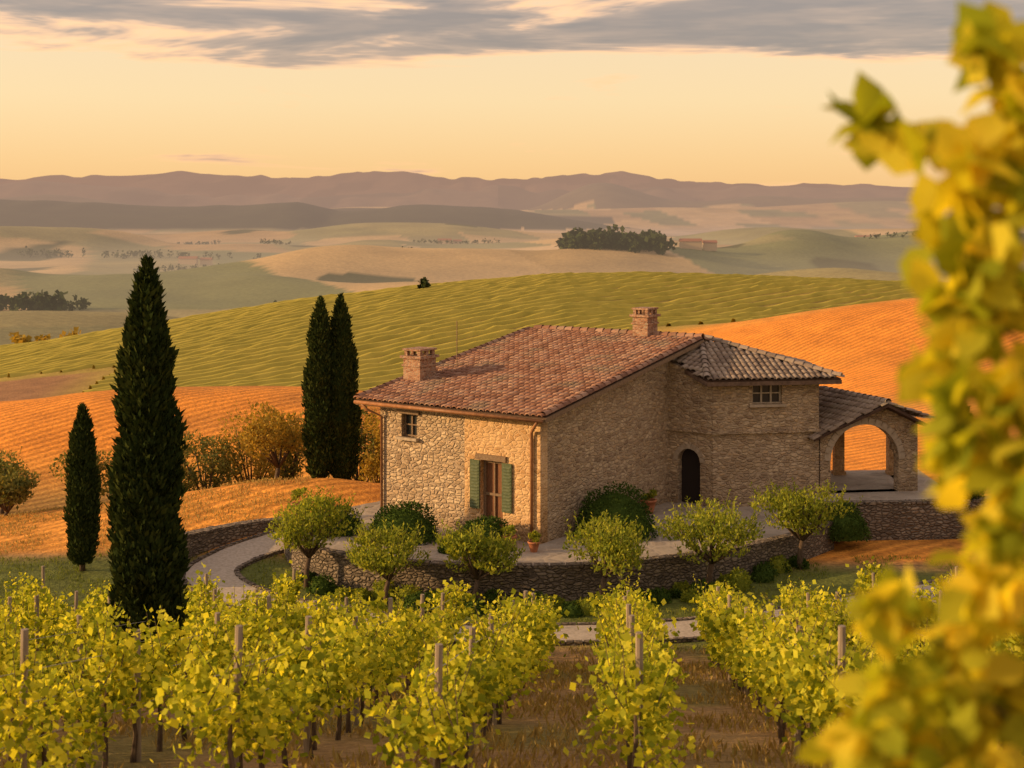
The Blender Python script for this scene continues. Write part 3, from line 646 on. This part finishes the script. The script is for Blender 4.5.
def bush(name,x,y,z0,rx,rz,n,mat='box',size=.09):
    root=empty(name,(x,y,z0)); d=unit(RNG.normal(size=(n,3))); d[:,2]=np.abs(d[:,2])*1.0
    l=1+.14*(vnoise(d[:,0]*3+5,d[:,1]*3+d[:,2]*3,4)-.5)*2
    P=d*np.array([rx,rx,rz])*(RNG.uniform(.86,1.04,n)*l)[:,None]+np.array([x,y,z0])
    P[:,2]=np.maximum(P[:,2],z0+.03)
    quads('foliage',leafV(P,RNG.uniform(size*.6,size*1.5,n),.55,d*.6),M[mat],root)
    ns=20;v=[];f=[]
    for i in range(8):
        q=math.pi/2*i/7
        for k_ in range(ns): t=2*math.pi*k_/ns; v.append((x+.86*rx*math.cos(q)*math.cos(t),y+.86*rx*math.cos(q)*math.sin(t),z0+.86*rz*math.sin(q)))
    for i in range(7):
        for k_ in range(ns): a0=i*ns+k_;a1=i*ns+(k_+1)%ns; f.append((a0,a1,a1+ns,a0+ns))
    mkobj('inner_foliage',v,f,M[mat],root,True)
for a_ in [(-3.9,50.9,0,1.25,1.25),(-.95,49.9,0,.95,.95),(3.75,51.6,0,1.45,1.75),(-6.5,52.0,0,1.0,.9),(12.4,53.6,-.5,1.0,1.2),(-2.0,49.0,0,.5,.5)]:
    bush('boxwood_shrub',*a_,int(3400*a_[3]),'box')
for i in range(44):
    x=-6.8+i*.40+random.uniform(-.2,.2); y=float(np.interp(x,front[:,0],front[:,1]))-.5-random.uniform(0,1.3)
    r=random.uniform(.2,.5); bush('border_plant',x,y,h1(x,y),r,r*random.uniform(.8,1.3),340,random.choice(['box','olive','box']),.1)
def pot(x,y,z,s=1):
    root=empty('flower_pot',(x,y,z)); prof=[(.14,0),(.2,.2),(.24,.38),(.27,.38),(.27,.45),(.22,.45),(.2,.36)];v=[];f=[];ns=16
    for r,h in prof:
        for k_ in range(ns): q=2*math.pi*k_/ns; v.append((x+r*s*math.cos(q),y+r*s*math.sin(q),z+h*s))
    for i in range(len(prof)-1):
        for k_ in range(ns): a0=i*ns+k_;a1=i*ns+(k_+1)%ns; f.append((a0,a1,a1+ns,a0+ns))
    mkobj('pot',v,f,M['terra'],root,True)
    P,_=crown(350,x,y,z+.62*s,.28*s,.28*s,.26*s,6,int(x*10)+50); quads('foliage',leafV(P,.11,.5,np.array([0,0,.8])),M['olive'],root)
pot(-.1,49.4,0.02,1.0);pot(-8.1,54.3,.02,1.3);pot(5.3,55.2,.02,1.2);pot(.75,48.9,.02,.8)
# ------------------------------------------------------------ vineyard rows
for k in range(-7,6):
    ye=41.3 if k<2 else 41.5+(k-1)*1.15
    if k<-3: ye=43
    y0=16.4+random.uniform(0,.6); xr=lambda y:1.75+2.5*k+.072*(y-20)
    root=empty('vineyard_row',(xr(y0),y0,h1(xr(y0),y0)))
    ys=np.arange(y0+.4,ye,1.12); L=[];tr=MB();ps=MB()
    for yy in ys:
        if random.random()<.04: continue
        yy=yy+random.uniform(-.12,.12)
        xx=xr(yy)+random.uniform(-.1,.1); z=h1(xx,yy); sc=random.uniform(.76,1.2)
        if abs(xx-CYX*yy/CYY)<.95 and 25.5<yy<31.5: continue
        tr.tube([(xx,yy,z-.05),(xx+random.uniform(-.07,.07),yy+random.uniform(-.06,.06),z+.4),(xx,yy,z+.85),(xx,yy+.1,z+1.2)],[.05,.035,.03,.02],6)
        n=int(500*sc) if yy<30 else int(320*sc); 
        nc=10; cz=RNG.uniform(.75,1.65,nc)*sc; cyy=RNG.uniform(-.45,.45,nc); cx=RNG.normal(0,.23,nc); ki=RNG.integers(0,nc,n); sg=RNG.uniform(.10,.2,nc)[ki]
        P=np.stack([xx+cx[ki]+RNG.normal(0,1,n)*sg,yy+cyy[ki]+RNG.normal(0,1,n)*sg,z+cz[ki]+RNG.normal(0,1,n)*sg*1.1],1)
        L.append(leafV(P,RNG.uniform(.07,.16,n) if yy<30 else RNG.uniform(.11,.19,n),.85,np.array([0,0,-.25])))
        for s_ in range(7):
            m_=13; t=np.linspace(0,1,m_)[:,None]; bdir=np.array([random.uniform(-.35,.35),random.uniform(-.3,.3),random.uniform(.3,.8)])
            q=np.array([xx+random.uniform(-.3,.3),yy+random.uniform(-.45,.45),z+1.35*sc])+t*bdir
            L.append(leafV(q,RNG.uniform(.08,.15,m_)*(1.15-.6*t[:,0]),.8)); tr.tube([q[0],q[-1]],[.008,.004],4,False)
    for yy in np.arange(y0+.8,ye+.1,4.2):
        xx=xr(yy); z=h1(xx,yy); lx=random.uniform(-.08,.08); ps.tube([(xx,yy,z-.2),(xx+lx,yy+random.uniform(-.06,.06),z+2.1+random.uniform(-.15,.15))],[.055,.048],8)
    yl=list(np.arange(y0,ye,3)); wr=MB()
    for hz_ in (.85,1.3,1.7): wr.tube([(xr(q),q,h1(xr(q),q)+hz_) for q in yl],.006,3,False)
    quads('leaves',np.concatenate(L),M['vine'],root); tr.obj('vine_trunks',M['bark'],root); ps.obj('posts',M['post'],root); wr.obj('wires',M['wire'],root)
def grass(name,n,xr_,yr_,mat,hmin,hmax,keep=None):
    x=RNG.uniform(*xr_,n);y=RNG.uniform(*yr_,n)
    k_=vnoise(x/1.3,y/1.3,77)>.35
    if keep is not None: k_&=keep(x,y)
    x=x[k_];y=y[k_];n=len(x);z=H(x,y); C=np.stack([x,y,z-.01],1)
    quads(name,leafV(C,RNG.uniform(hmin,hmax,n),.22,np.array([0,0,1.6])),mat)
grass('dry_grass',45000,(-12,14),(16,41.5),M['drygrass'],.08,.26)
def offpath(x,y):
    d=np.full(len(x),99.)
    for q in pp[::2]: d=np.minimum(d,np.hypot(x-q[0],y-q[1]))
    yf=np.interp(x,front[:,0],front[:,1],left=60,right=55)
    return (d>1.15)&(y<yf-.05)&~((x>-12.7)&(x<-8.2)&(y>53.0))
grass('lawn_grass',42000,(-20,18),(41.5,52),M['lawn'],.05,.16,offpath)
grass('field_grass',20000,(-26,-8.5),(52,63),M['drygrass'],.06,.2,lambda x,y:(y>53.5+(x+12)*.3)|(x<-12.8))
# ------------------------------------------------------------ vineyard on the far hill : continuous low rows following the ground
hv=[];hf=[]; dirr=np.array([.80,.60]); nrmm=np.array([.60,-.80])
for s in np.arange(-290,40,2.3):
    t=np.arange(-70,330,1.6); px=dirr[0]*t+nrmm[0]*s; py=dirr[1]*t+nrmm[1]*s
    ok=(py>112)&(py<262)&(px>-110)&(px<125)&~((px-(py-150)*.25>10)&(py<172))&~((px+(py-130)*.1<-44)&(py<172))
    t=t[ok];px=px[ok];py=py[ok]; n=len(px)
    if n<3: continue
    j=RNG.normal(0,.06,n); px=px+j*nrmm[0];py=py+j*nrmm[1]; z=H(px,py); hgt=.30+.26*vnoise(t/1.9,np.full(n,s),80)+RNG.uniform(-.09,.09,n); wd=.55+RNG.uniform(-.12,.12,n)
    b=len(hv)
    rows=np.stack([np.stack([px-nrmm[0]*wd,py-nrmm[1]*wd,z-.08],1),np.stack([px-nrmm[0]*wd*.4,py-nrmm[1]*wd*.4,z+hgt],1),np.stack([px+nrmm[0]*wd*.4,py+nrmm[1]*wd*.4,z+hgt],1),np.stack([px+nrmm[0]*wd,py+nrmm[1]*wd,z-.08],1)],1)
    hv+=rows.reshape(-1,3).tolist()
    step=np.diff(t)
    for i in range(n-1):
        if step[i]>2: continue
        for k_ in range(3): a0=b+i*4+k_; hf.append((a0,a0+1,a0+5,a0+4))
mkobj('hillside_vineyard',hv,hf,M['hillvine'],None,True)
# ------------------------------------------------------------ distant trees and farms
def fartrees(name,P,hmin,hmax,mat='far',nl=60):
    V=[]
    for x,y in P:
        z=h1(x,y); h=random.uniform(hmin,hmax); q,_=crown(nl,x,y,z+h*.42,h*.5,h*.5,h*.48,6,random.randint(0,9999)); V.append(leafV(q,RNG.uniform(.16,.34,nl)*h,.9))
    quads(name,np.concatenate(V),M[mat])
U=random.uniform
fartrees('distant_grove',[(U(44,120),U(1120,1200)) for _ in range(100)],12,19)
fartrees('distant_grove',[(U(-262,-215)-0,U(690,730)) for _ in range(40)],5,11)
fartrees('distant_tree_line',[(-150+i*3.1+U(-1,1),440+U(-8,8)+i*1.0) for i in range(18)],5,9,'autumn')
fartrees('distant_tree_line',[(-118+i*2.2,690+U(-8,8)) for i in range(14)],3,7)
fartrees('lone_tree',[(-13.5,216)],2.4,2.5,'far',150)
for g_ in range(24):
    y=U(800,3000); x=U(-.42,.42)*y; dx=U(-1,1);dy=U(-.2,.2);n=random.randint(12,40)
    fartrees('distant_tree_line',[(x+dx*i*5+U(-3,3),y+dy*i*12+U(-5,5)) for i in range(n)],3,8,'far',26)
for g_ in range(8):
    y=U(1500,3200); x=U(-.42,.42)*y; fartrees('distant_grove',[(x+random.gauss(0,80),y+random.gauss(0,16)) for i in range(60)],5,11,'far',24)
for (fx,fy) in ((150,1195),(-330,1450),(420,1700),(-90,1900)):
    fz_=h1(fx,fy); fr=empty('distant_farm',(fx,fy,fz_)); wmb=MB(); rmb=MB()
    for (ox,oy,w_,d_,h_) in ((0,0,18,10,6),(17,6,11,9,4.5)):
        wmb.box((fx+ox,fy+oy,fz_+h_/2-1),(w_,d_,h_+2))
        b=len(rmb.v); zt=fz_+h_
        rmb.v+=[Vector((fx+ox+sx_*(w_/2+.5),fy+oy+sy_*(d_/2+.5),zt)) for sx_ in (-1,1) for sy_ in (-1,1)]+[Vector((fx+ox+sx_*(w_/2+.5),fy+oy,zt+2.4)) for sx_ in (-1,1)]
        rmb.f+=[(b,b+2,b+5,b+4),(b+1,b+4,b+5,b+3),(b,b+4,b+1),(b+2,b+3,b+5)]
    wmb.obj('walls',M['farwall'],fr); rmb.obj('roofs',M['farroof'],fr)
# ------------------------------------------------------------ foreground sapling beside the viewpoint (out of focus)
bx,by=1.42,3.1; bz=h1(bx,by); sap=empty('foreground_sapling',(bx,by,bz)); tr=MB()
trunk=spline([(bx,by,bz-.1),(bx+.03,by,9.6),(bx-.02,by+.03,10.5),(bx-.05,by,11.2),(bx-.12,by,11.7),(bx-.25,by,12.0)],5)
tr.tube(trunk,list(np.linspace(.035,.006,len(trunk))),8)
CL=[(.99,11.95,.05),(1.06,11.90,.07),(1.10,11.80,.08),(.82,11.81,.010),(.86,11.785,.014),(.90,11.75,.02),(.95,11.71,.045),(1.03,11.67,.08),(.96,11.58,.06),(1.03,11.53,.09),(1.10,11.42,.10),(.96,11.43,.06),(1.0,11.34,.08),(.96,11.27,.05),(1.04,11.19,.085),(.94,11.17,.03),(1.08,11.06,.09),(.98,11.06,.04),(1.02,11.12,.07),(1.04,10.93,.09),(.98,10.82,.08),(1.06,10.73,.1),(.86,10.72,.055),(.78,10.76,.02),(.93,10.62,.1),(.82,10.59,.065),(.74,10.49,.06),(1.05,10.55,.11),(.87,10.45,.1),(1.2,11.7,.1),(1.25,11.4,.12),(1.25,11.0,.12),(1.2,10.6,.12),(1.1,10.2,.12),(.9,10.2,.1),(1.35,10.8,.1),(1.3,11.9,.08),(1.0,10.4,.1),(.75,10.36,.07)]
V=[]
for (cx,cz,r) in CL:
    cy=by+U(-.15,.15); j=np.argmin(np.abs(trunk[:,2]-(cz-.22))); s=trunk[j]; e=np.array([cx,cy,cz])
    br=spline([s,(s+e)/2+np.array([0,0,-.03]),e],5); tr.tube(br,list(np.linspace(.008,.0025,len(br))),5)
    n=int(15+2200*r*r); P=e+unit(RNG.normal(size=(n,3)))*(RNG.uniform(.1,1,(n,1)))*r*np.array([1.1,1.3,1.1])
    V.append(leafV(P,RNG.uniform(.055,.125,n),.78,np.array([-.1,0,-.3]),True))
    m_=8; q=br[RNG.integers(4,len(br),m_)]; V.append(leafV(q,RNG.uniform(.05,.08,m_),.8,np.array([.1,0,.2]),True))
tr.obj('trunk_and_branches',M['bark'],sap,True)
quads('leaves',np.concatenate(V),M['fore'],sap,8,FOLD)
# ------------------------------------------------------------ camera
cd=bpy.data.cameras.new('camera'); cam=bpy.data.objects.new('camera',cd); COL.objects.link(cam)
cam.location=(0,0,11.6); cam.rotation_euler=(math.radians(90),0,0); cd.lens=50; cd.sensor_width=36; cd.shift_y=-(384-215)/1024
cd.clip_start=.1; cd.clip_end=40000; cd.dof.use_dof=True; cd.dof.focus_distance=46; cd.dof.aperture_fstop=1.9
scene.camera=cam
scene.view_settings.view_transform='Standard'; scene.view_settings.look='None'; scene.view_settings.exposure=0; scene.view_settings.gamma=1
